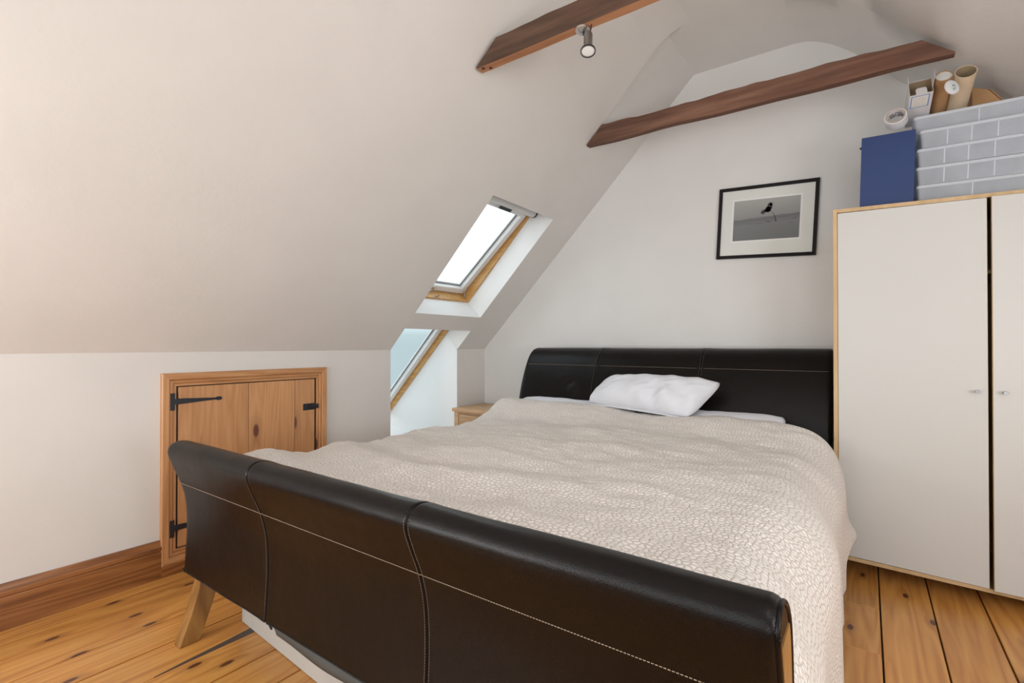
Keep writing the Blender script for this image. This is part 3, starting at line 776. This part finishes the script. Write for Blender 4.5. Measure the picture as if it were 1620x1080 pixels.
bs = b.build('bedspread', M['quilt'], None, smooth=True); tag(bs, 'cream quilted cotton bedspread spread over the bed, hanging down its right side', 'bedspread')
me = bs.data; uv = me.uv_layers.new(name='UVMap')
nx = len(rows[0]); arc = [[0] * nx for _ in rows]
for i, r in enumerate(rows):
    a = 0
    for j in range(nx):
        if j: a += (Vector(r[j]) - Vector(r[j - 1])).length
        arc[i][j] = a
marc = [sum(a[j] for a in arc) / len(arc) for j in range(nx)]
for lp in me.loops:
    vi = lp.vertex_index; i, j = divmod(vi, nx)
    uv.data[lp.index].uv = (marc[j], rows[i][j][1])
so = bs.modifiers.new('thickness', 'SOLIDIFY'); so.thickness = .010; so.offset = -1

# ------------------------------------------------------------ pillows
def pillow(name, corners, thick, label, cat, seed, wr=1.0, group=None, lift=0):
    """corners: front-left, front-right, back-right, back-left (seam line)"""
    c = [Vector(p) for p in corners]
    nrm = (c[1] - c[0]).cross(c[3] - c[0]).normalized()
    N = 56; b = MB(); top = []; bot = []
    for i in range(N + 1):
        rt, rb = [], []
        for j in range(N + 1):
            u, v = j / N, i / N
            # pinch the sides between the corners
            aa, bb = 2 * u - 1, 2 * v - 1; rq = .16
            uu = .5 + .5 * aa * math.sqrt(1 - rq * bb * bb * (bb * bb)) * (1 - .03 * (1 - bb * bb)); vv = .5 + .5 * bb * math.sqrt(1 - rq * aa * aa * (aa * aa)) * (1 - .05 * (1 - aa * aa))
            p = c[0] * (1 - uu) * (1 - vv) + c[1] * uu * (1 - vv) + c[2] * uu * vv + c[3] * (1 - uu) * vv
            eu, ev = 1 - abs(2 * u - 1) ** 3.2, 1 - abs(2 * v - 1) ** 2.6
            h = thick * (max(eu, 0) * max(ev, 0)) ** .55
            w_ = wr * (.014 * noise.noise(Vector((u * 9 + v * 2, v * 3, seed))) + .004 * noise.noise(Vector((u * 16 - v * 6, v * 5, seed + 4)))) * min(1, h / thick * 2)
            ang = wr * .014 * math.sin(26 * (u - .5) + 6 * v) * math.exp(-((v - .25) / .3) ** 2) * min(1, h / thick) * sst(.35, .6, u)
            rt.append(p + nrm * (h * .62 + w_ + ang)); rb.append(p - nrm * (h * .38))
        top.append(rt); bot.append(rb)
    b.grid(top); b.grid(bot)
    o = b.build(name, M['cotton'], None, smooth=True)
    import bmesh
    bm = bmesh.new(); bm.from_mesh(o.data); bmesh.ops.remove_doubles(bm, verts=bm.verts, dist=.0004); bmesh.ops.recalc_face_normals(bm, faces=bm.faces)
    for f in bm.faces: f.smooth = True
    bm.to_mesh(o.data); bm.free()
    tag(o, label, cat, group); return o, c, nrm
p1, pc, pn = pillow('pillow', [(-1.46, 2.835, .752), (-.775, 2.755, .718), (-.635, 2.965, .915), (-1.375, 3.005, .912)], .17, 'white cotton pillow leaning on the black headboard', 'pillow', 3)
b = MB(); e0 = pc[0] + pn * .004; 
stitch = []
for t in (0.02, .25, .5, .75, .98): stitch.append(pc[0].lerp(pc[1], t) + (pc[3] - pc[0]) * (.04 * math.sin(PI * t)) + Vector((0, -.003, -.002)))
b.tube(stitch, .004, 8); b.build('hem', M['cotton'], p1, smooth=True)
pillow('pillow', [(-2.03, 2.70, .61), (-1.15, 2.70, .60), (-1.15, 2.99, .735), (-2.03, 2.99, .752)], .085, 'flat white pillow tucked under the bedspread at the left of the headboard', 'pillow', 8, .3)
pillow('pillow', [(-1.10, 2.70, .62), (-.345, 2.70, .62), (-.325, 2.99, .742), (-1.10, 2.99, .715)], .085, 'flat white pillow tucked under the bedspread, its edge showing at the right', 'pillow', 12, .3)

# ------------------------------------------------------------ bedside table
NX0, NX1, NY0, NY1, NZ = -2.750, -2.245, 3.03, 3.44, .606
ns_ = empty('bedside_table', ((NX0 + NX1) / 2, (NY0 + NY1) / 2, 0), 'light oak bedside table in the corner left of the bed', 'bedside table')
b = MB(); b.box(NX0 - .012, NX1 + .01, NY0 - .015, NY1, NZ - .028, NZ); b.build('tabletop', M['oak'], ns_, bevel=.003)
for x0 in (NX0, NX1 - .045):
    for y0 in (NY0, NY1 - .045):
        b = MB(); b.box(x0, x0 + .045, y0, y0 + .045, 0, NZ - .028); b.build('leg', M['oak'], ns_, bevel=.002)
b = MB(); b.box(NX0 + .045, NX1 - .045, NY0 + .008, NY1 - .045, NZ - .45, NZ - .43); b.box(NX0 + .005, NX0 + .02, NY0 + .045, NY1 - .045, NZ - .45, NZ - .028); b.box(NX1 - .02, NX1 - .005, NY0 + .045, NY1 - .045, NZ - .45, NZ - .028)
b.box(NX0 + .045, NX1 - .045, NY1 - .03, NY1 - .015, NZ - .45, NZ - .028); b.box(NX0 + .045, NX1 - .045, NY0 + .003, NY0 + .02, NZ - .045, NZ - .028)
b.build('carcass', M['oak'], ns_)
for i in range(2):
    z1 = NZ - .048 - i * .19; b = MB(); b.box(NX0 + .048, NX1 - .048, NY0 + .002, NY0 + .022, z1 - .18, z1)
    dr = b.build('drawer', M['oak'], ns_, bevel=.0015)
    b = MB(); b.lathe([(.007, 0), (.007, .012), (.015, .02), (.013, .028)], 20, Matrix.Translation(((NX0 + NX1) / 2, NY0 + .002, z1 - .09)) @ Matrix.Rotation(PI / 2, 4, 'X'))
    b.build('knob', M['oak'], dr, smooth=True, angle=50)

# ------------------------------------------------------------ wardrobe
WX0, WX1, WYF, WYK = -.129, 1.02, 2.91, 3.44
RK = .030                                        # racked: drops to the right
SH = Matrix(((1, 0, 0, 0), (0, 1, 0, 0), (-RK, 0, 1, -RK * .129), (0, 0, 0, 1)))
wd = empty('wardrobe', ((WX0 + WX1) / 2, 3.17, 0), 'tall white two door wardrobe edged in pale birch, doors slightly ajar', 'wardrobe')
TP, ZB, ZT = .018, .079, 1.789
for nm, a in (('side_panel', (WX0, WX0 + TP, WYF, WYK, ZB, ZT)), ('side_panel', (WX1 - TP, WX1, WYF, WYK, ZB, ZT)), ('top_panel', (WX0 + TP, WX1 - TP, WYF, WYK, ZT - TP, ZT)),
              ('bottom_panel', (WX0 + TP, WX1 - TP, WYF, WYK, ZB, ZB + TP)), ('back_panel', (WX0 + TP, WX1 - TP, WYK - .01, WYK - .004, ZB + TP, ZT - TP)),
              ('shelf', (WX0 + TP, WX1 - TP, WYF + .06, WYK - .01, 1.45, 1.466))):
    b = MB(); b.box(*a, SH); b.build(nm, M['birch'], wd, bevel=.0008, seg=1)
b = MB(); b.box(WX0 + .03, WX1 - .03, 3.17, 3.185, 0, ZB + .002 - .004, None)
b.v = [Vector((v.x, v.y, v.z if v.z < .01 else ZB - RK * (v.x + .129) - .0005)) for v in b.v]
b.build('plinth', M['birch'], wd); 
b = MB(); b.box(WX0 + .03, WX1 - .03, 3.40, 3.415, 0, ZB); b.v = [Vector((v.x, v.y, v.z if v.z < .01 else ZB - RK * (v.x + .129) - .0005)) for v in b.v]; b.build('plinth', M['birch'], wd)
XM = .434
def wdoor(x0, x1, hinge, ang, kx):
    R0 = Matrix.Translation((hinge, WYF + .001, 0)) @ Matrix.Rotation(ang, 4, 'Z') @ Matrix.Translation((-hinge, -(WYF + .001), 0))
    b = MB(); b.box(x0, x1, WYF + .001, WYF + .017, ZB + TP + .003, ZT - TP - .003, R0)
    b.v = [SH @ v for v in b.v]
    d = b.build('door', M['door'], wd, bevel=.0008, seg=1)
    b = MB()
    for xe in (x0, x1):
        b.box(xe - .0006, xe + .0006, WYF + .0015, WYF + .0165, ZB + TP + .004, ZT - TP - .004, R0)
    b.v = [SH @ v for v in b.v]; b.build('edge_band', M['birch'], d)
    kz = .925 + RK * (kx + .129) - .004
    b = MB(); b.lathe([(.0045, 0), (.0045, .018), (.0075, .02), (.008, .028), (.007, .030)], 16, SH @ R0 @ Matrix.Translation((kx, WYF + .001, kz)) @ Matrix.Rotation(PI / 2, 4, 'X'))
    b.build('knob', M['knob'], d, smooth=True, angle=50)
wdoor(WX0 + TP + .002, XM - .009, WX0 + TP + .002, math.radians(-1.2), .388)
wdoor(XM + .004, WX1 - TP - .002, WX1 - TP - .002, math.radians(2.8), .470)

# ------------------------------------------------------------ things on the wardrobe
def wtop(x): return ZT - RK * (x + .129)
# blue box file
bx = empty('box_file', (.09, 3.05, wtop(.09)), 'tall royal blue box standing on the wardrobe beside plastic boxes', 'box')
zb0 = wtop(.19) + .006
RB = Matrix.Translation((-.021, 2.985, zb0 + .003)) @ Matrix.Rotation(math.radians(1.7), 4, 'Y') @ Matrix.Rotation(math.radians(0), 4, 'Z')
b = MB(); b.box(0, .208, 0, .008, 0, .352, RB); b.box(0, .006, .008, .26, 0, .345, RB); b.box(.202, .208, .008, .26, 0, .345, RB); b.box(.006, .202, .252, .26, 0, .345, RB); b.box(.006, .202, .008, .252, 0, .006, RB)
b.build('body', M['blue'], bx, bevel=.0012, seg=1)
b = MB(); b.box(.004, .204, .010, .258, .3455, .3515, RB); b.build('lid', M['blue'], bx, bevel=.001, seg=1)
b = MB(); b.lathe([(.006, 0), (.006, .006), (.003, .008)], 12, RB @ Matrix.Translation((0.0, .05, .318)) @ Matrix.Rotation(-PI / 2, 4, 'Y')); b.build('stud', M['blue'], bx)

# stack of five plastic organisers
names = ['lowest clear plastic organiser box in the stack on the wardrobe, one divider showing', 'second clear plastic organiser box from the bottom of the stack on the wardrobe',
         'middle clear plastic organiser box in the stack of five on the wardrobe', 'fourth clear plastic organiser box up, just below the top one',
         'topmost clear plastic organiser box, beneath the tubes and carton']
OX = [.199, .199, .201, .212, .193]; OY = [2.99, 2.988, 2.988, 2.985, 3.03]
DV = [[.19], [.094, .176, .262], [.094, .176, .262], [.094, .176, .262], [.225]]
Hh = .0835; LW = .38
SL = Matrix.Translation((0, 0, 0))
zz = wtop(.60) + .0185
for i in range(5):
    x0, y0 = OX[i], OY[i]
    z0 = zz + i * (Hh + .0012)
    Rb = Matrix.Translation((x0, y0, z0)) @ Matrix.Rotation(math.radians([1.7, 1.6, 1.5, 1.5, 1.2][i]), 4, 'Y') @ Matrix.Rotation(math.radians([0, .5, -.3, .4, -1][i]), 4, 'Z')
    root = empty('organiser_box', (x0 + LW / 2, y0 + .16, z0), names[i], 'box', 'clear organiser boxes stacked on the wardrobe')
    b = MB(); dp = .34; t = .0022
    def tray(b, x0_, x1_, yy0, yy1, z0_, z1_, ins):
        rows = []
        for (z_, e_) in ((z0_, ins), (z1_, 0)):
            r_ = .012; rw = []
            for (cx_, cy2, a0) in ((x1_ - e_ - r_, yy1 - e_ - r_, 0), (x0_ + e_ + r_, yy1 - e_ - r_, 90), (x0_ + e_ + r_, yy0 + e_ + r_, 180), (x1_ - e_ - r_, yy0 + e_ + r_, 270)):
                for k_ in range(5):
                    a = math.radians(a0 + k_ * 22.5); rw.append((cx_ + r_ * math.cos(a), cy2 + r_ * math.sin(a), z_))
            rows.append(rw)
        b.grid(rows, close=True, M=Rb)
        n_ = len(rows[0]); b.add(rows[0], [tuple(range(n_))], Rb)
    tray(b, 0, LW, 0, dp, 0, Hh - .012, .007)
    b.build('tray', M['plastic'], root, smooth=True, angle=40)
    b = MB(); 
    rw = []
    for (z_, e_) in ((Hh - .016, -.001), (Hh - .016, -.003), (Hh - .004, -.003), (Hh - .001, .000), (Hh, .006)):
        r_ = .014; q = []
        for (cx_, cy2, a0) in ((LW - e_ - r_, dp - e_ - r_, 0), (e_ + r_, dp - e_ - r_, 90), (e_ + r_, e_ + r_, 180), (LW - e_ - r_, e_ + r_, 270)):
            for k_ in range(5):
                a = math.radians(a0 + k_ * 22.5); q.append((cx_ + r_ * math.cos(a), cy2 + r_ * math.sin(a), z_))
        rw.append(q)
    b.grid(rw, close=True, M=Rb); n_ = len(rw[-1]); b.add(rw[-1], [tuple(range(n_))], Rb)
    b.build('lid', M['plasticrim'], root, smooth=True, angle=40)
    for dx_ in DV[i]:
        b = MB(); b.prism([(.0066, .004), (-.0007, Hh - .0165), (dp - .011, Hh - .0165), (dp - .011, .004)], dx_, dx_ + .0045, 0, Rb); b.build('divider', M['plasticrim'], root)
ztop5 = zz + 5 * (Hh + .0012)

# projection helper used only to look up where things on the wardrobe stand
def FR(p, az, el, roll=0):
    """local +Z points towards the room: azimuth from -Y (deg, + to -X), elevation el"""
    a, l = math.radians(az), math.radians(el)
    ax_ = Vector((-math.sin(a) * math.cos(l), -math.cos(a) * math.cos(l), math.sin(l)))
    r_ = Vector((math.cos(a), -math.sin(a), 0)); u_ = ax_.cross(r_)
    m_ = Matrix((r_, u_, ax_)).transposed().to_4x4()
    return Matrix.Translation(p) @ m_ @ Matrix.Rotation(math.radians(roll), 4, 'Z')
# masking tape roll on the blue box
Rt = FR((.125, 3.02, 2.2125), 8, 20)
tr = empty('tape_roll', (.085, 3.06, 2.19), 'roll of white tape standing on top of the blue box', 'tape')
b = MB(); b.lathe([(.0365, -.022), (.044, -.022), (.044, .022), (.0365, .022), (.0365, -.022)], 40, Rt, cap=False); b.build('tape', M['tape'], tr, smooth=True, angle=40)
b = MB(); b.lathe([(.0335, -.023), (.0363, -.023), (.0363, .0232), (.0335, .0232), (.0335, -.023)], 40, Rt, cap=False); b.build('core', M['whitecard'], tr, smooth=True, angle=40)
b = MB(); b.lathe([(.0355, .0235), (.038, .0235), (.038, .0242), (.0355, .0242), (.0355, .0235)], 40, Rt, cap=False); b.build('core_edge', M['card'], tr)
b = MB()
for k_ in range(9):                                        # lettering printed round the inside
    for zz_, hh in ((-.018, .005), (-.009, .007), (.003, .005)):
        a = math.radians(42 + k_ * 12 + (zz_ * 400)); 
        if (k_ * 7 + int(hh * 1000)) % 5 == 0: continue
        b.box(-.0024, .0024, .0326, .0333, zz_, zz_ + hh, Rt @ Matrix.Rotation(a - PI / 2, 4, 'Z'))
b.build('lettering', M['ink'], tr)
# small white carton with open flaps
Rc = FR((.216, 3.0, 2.332), -3, 24, 2)
ct = empty('carton', (.226, 3.15, 2.25), 'small open white carton with a blue-bordered label behind the boxes', 'carton')
cw, chh, cl = .0435, .043, .20
b = MB(); t = .0015
b.box(-cw, cw, -chh, -chh + t, -cl, 0, Rc); b.box(-cw, cw, chh - t, chh, -cl, 0, Rc); b.box(-cw, -cw + t, -chh + t, chh - t, -cl, 0, Rc); b.box(cw - t, cw, -chh + t, chh - t, -cl, 0, Rc); b.box(-cw, cw, -chh, chh, -cl - t, -cl, Rc)
b.build('body', M['whitecard'], ct)
b = MB(); b.box(-cw + t, cw - t, -chh + t, -chh + t * 1.4, -cl + .01, -.002, Rc); b.box(-cw + t, cw - t, chh - 1.4 * t, chh - t, -cl + .01, -.002, Rc)
b.box(-cw + t, -cw + t * 1.4, -chh + t, chh - t, -cl + .01, -.002, Rc); b.box(cw - 1.4 * t, cw - t, -chh + t, chh - t, -cl + .01, -.002, Rc); b.box(-cw + t, cw - t, -chh + t, chh - t, -.07, -.069, Rc)
b.build('lining', M['carddark'], ct)
for sd in (-1, 1):
    b = MB(); b.box(-.0008, .0008, -chh * .0, chh * .95, 0, .042, Rc @ Matrix.Translation((sd * cw, 0, 0)) @ Matrix.Rotation(sd * .12, 4, 'Y')); b.build('flap', M['whitecard'], ct)
b = MB(); b.prism([(-.020, -chh + .002), (.021, -chh + .002), (.021, -.014), (.015, -.006), (-.013, -.006), (-.020, -.014)], .0, .0016, 2, Rc); b.build('tuck_flap', M['whitecard'], ct)
b = MB()
for a in ((-.036, .032, -.012, -.0095), (-.036, -.033, -.080, -.0095), (.029, .032, -.080, -.0095), (-.036, .032, -.080, -.0775)):
    b.box(a[0], a[1], -chh - .0006, -chh - .0001, a[2], a[3], Rc)
b.build('label_border', M['bluepaint'], ct)
b = MB(); b.box(-.032, .028, -chh - .0005, -chh - .0001, -.076, -.016, Rc)
lb = b.build('label_print', M['mount'], ct)
b = MB()
for r_ in range(4):
    x_ = -.027
    while x_ < .016:
        w_ = random.uniform(.004, .009); b.box(x_, x_ + w_, -chh - .0012, -chh - .0006, -.032 - r_ * .013, -.026 - r_ * .013, Rc); x_ += w_ + .003
b.build('printed_lines', M['paleprint'], lb)
# two card tubes and a loose lid
def ctube(p, az, el, r, L, mo, label, rim):
    F_ = FR(p, az, el); root = empty('card_tube', (p[0], p[1] + .1, p[2] - .08), label, 'tube', None)
    b = MB(); b.lathe([(r, -L), (r, 0), (r - .003, 0), (r - .003, -L + .004), (0.0005, -L + .004)], 36, F_, cap=False); b.lathe([(r, -L), (.0005, -L)], 36, F_, cap=False)
    tb = b.build('tube', [mo], root, smooth=True, angle=40)
    b = MB(); b.lathe([(r - .0032, -.002), (r - .0032, -L + .01)], 36, F_, cap=False); b.build('inner_wall', M['carddark'] if rim else M['cream'], tb, smooth=True)
    return F_, root
F1, t1 = ctube((.2995, 3.0, 2.359), -2, 26, .032, .26, M['card'], 'brown cardboard tube with a pale closed end, next to the white carton', False)
b = MB(); b.lathe([(.0288, -.012), (.0288, -.006), (.0005, -.006)], 32, F1, cap=False); b.build('plug', M['mount'], t1, smooth=True, angle=40)
F2, t2 = ctube((.3745, 3.0, 2.355), -4, 26, .039, .27, M['cream'], 'wide cream cardboard tube with an open dark end, right of the brown tube', True)
Fl = FR((.3185, 2.945, 2.275), -40, 8, 0)
ld = empty('tube_lid', (.335, 2.985, 2.28), 'round white lid with a green mark leaning against the two tubes', 'lid')
b = MB(); b.lathe([(.0005, 0), (.030, 0), (.033, -.001), (.033, .005), (.030, .006), (.0005, .006)], 36, Fl, cap=False); b.build('disc', M['tape'], ld, smooth=True, angle=40)
b = MB()
for (x_, y_, w_, h_) in ((.002, .008, .012, .003), (.0, .002, .004, .008), (.008, .0, .005, .003), (.002, -.008, .012, .003), (-.002, -.014, .010, .003)): b.box(x_, x_ + w_, y_, y_ + h_, .006, .0066, Fl)
b.build('green_mark', M['green'], ld)
# brown cardboard box behind the tubes
Rk = Matrix.Translation((.452, 3.22, ztop5 + .012)) @ Matrix.Rotation(math.radians(8), 4, 'Z')
kb = empty('cardboard_box', (.45, 3.24, ztop5), 'brown cardboard wedge of a mailing box behind the cream tube', 'box')
b = MB(); b.prism([(-.03, 0), (.115, 0), (.03, .115), (-.03, .14)], 0, .2, 1, Rk); b.build('body', M['card'], kb, bevel=.0015, seg=1)
b = MB(); b.prism([(.116, .0), (.119, .003), (.034, .118), (.031, .1165)], -.002, .2, 1, Rk); b.build('flap', M['card'], kb)

# ------------------------------------------------------------ framed picture on the gable
PW, PH = .563, .458
RP = Matrix.Translation((-.508, YG, 1.901)) @ Matrix.Rotation(math.radians(3.0), 4, 'Y')
pic = empty('picture_frame', (-.508, YG - .01, 1.901), 'black framed monochrome photograph of a lone windswept tree on the gable wall', 'picture')
fwid = .020
b = MB()
hw, hh = PW / 2, PH / 2
for (a, c) in (((-hw, -hh), (hw, -hh)), ((hw, -hh), (hw, hh)), ((hw, hh), (-hw, hh)), ((-hw, hh), (-hw, -hh))):
    def inn(p, f): return (p[0] - math.copysign(f, p[0]), p[1] - math.copysign(f, p[1]))
    ai, ci = inn(a, fwid), inn(c, fwid)
    vs = [(a[0], -.020, a[1]), (c[0], -.020, c[1]), (ci[0], -.018, ci[1]), (ai[0], -.018, ai[1]), (a[0], -.002, a[1]), (c[0], -.002, c[1]), (ci[0], -.002, ci[1]), (ai[0], -.002, ai[1])]
    b.add(vs, [(0, 1, 2, 3), (4, 7, 6, 5), (0, 4, 5, 1), (3, 2, 6, 7), (0, 3, 7, 4), (1, 5, 6, 2)], RP)
b.build('frame', M['frameblk'], pic)
b = MB(); b.box(-hw + fwid, hw - fwid, -.010, -.004, -hh + fwid, hh - fwid, RP); mo = b.build('mount', M['mount'], pic)
pw, ph, pz = .188, .128, .012
b = MB(); b.box(-pw - .010, pw + .010, -.0106, -.0100, -ph - .010 + pz, ph + .010 + pz, RP); b.build('mount_bevel', M['reveal'], mo)
b = MB(); b.box(-pw, pw, -.0112, -.0106, -ph + pz, ph + pz, RP); pr = b.build('print', M['print'], pic)
b = MB(); rnd = random.Random(4)
def blob(cx, cz, rx, rz, y=-.0116):
    n = 14; b.add([(cx + rx * math.cos(2 * PI * k / n) * rnd.uniform(.75, 1.1), y, cz + rz * math.sin(2 * PI * k / n) * rnd.uniform(.75, 1.1)) for k in range(n)], [tuple(range(n))], RP)
b.m = 0
for (cx, cz, rx, rz) in ((.020, .088, .017, .026), (.012, .070, .018, .020), (.0, .066, .013, .012), (-.016, .055, .014, .015), (.028, .100, .010, .012), (.008, .062, .013, .009)): blob(cx, cz, rx, rz)
tp = [(.018, .062), (.034, .050), (.046, .036), (.052, .020), (.056, .002), (.060, -.008)]
tw = [.0012, .0014, .0018, .0026, .0036, .0052]
for (p, w0), (q, w1) in zip(zip(tp, tw), list(zip(tp, tw))[1:]):
    b.add([(p[0] - w0, -.0116, p[1]), (p[0] + w0, -.0116, p[1]), (q[0] + w1, -.0116, q[1]), (q[0] - w1, -.0116, q[1])], [(0, 1, 2, 3)], RP)
for (p, q) in (((.050, .020), (.040, .004)), ((.040, .004), (.020, -.004)), ((.020, -.004), (-.004, -.004)), ((.03, -.010), (.008, -.006))):
    b.add([(p[0] - .001, -.0115, p[1] - .001), (p[0] + .001, -.0115, p[1] + .001), (q[0] + .001, -.0115, q[1] + .001), (q[0] - .001, -.0115, q[1] - .001)], [(0, 1, 2, 3)], RP)
b.build('printed_tree', M['ink'], pr)
b = MB()
for (cx, cz, rx, rz) in ((.16, .004, .014, .004), (-.17, -.018, .012, .002), (-.04, -.014, .035, .0022), (-.10, -.012, .03, .0015), (.14, -.022, .02, .002)): blob(cx, cz, rx, rz, -.0114)
b.build('printed_scrub', M['ink2'], pr, kind='stuff')
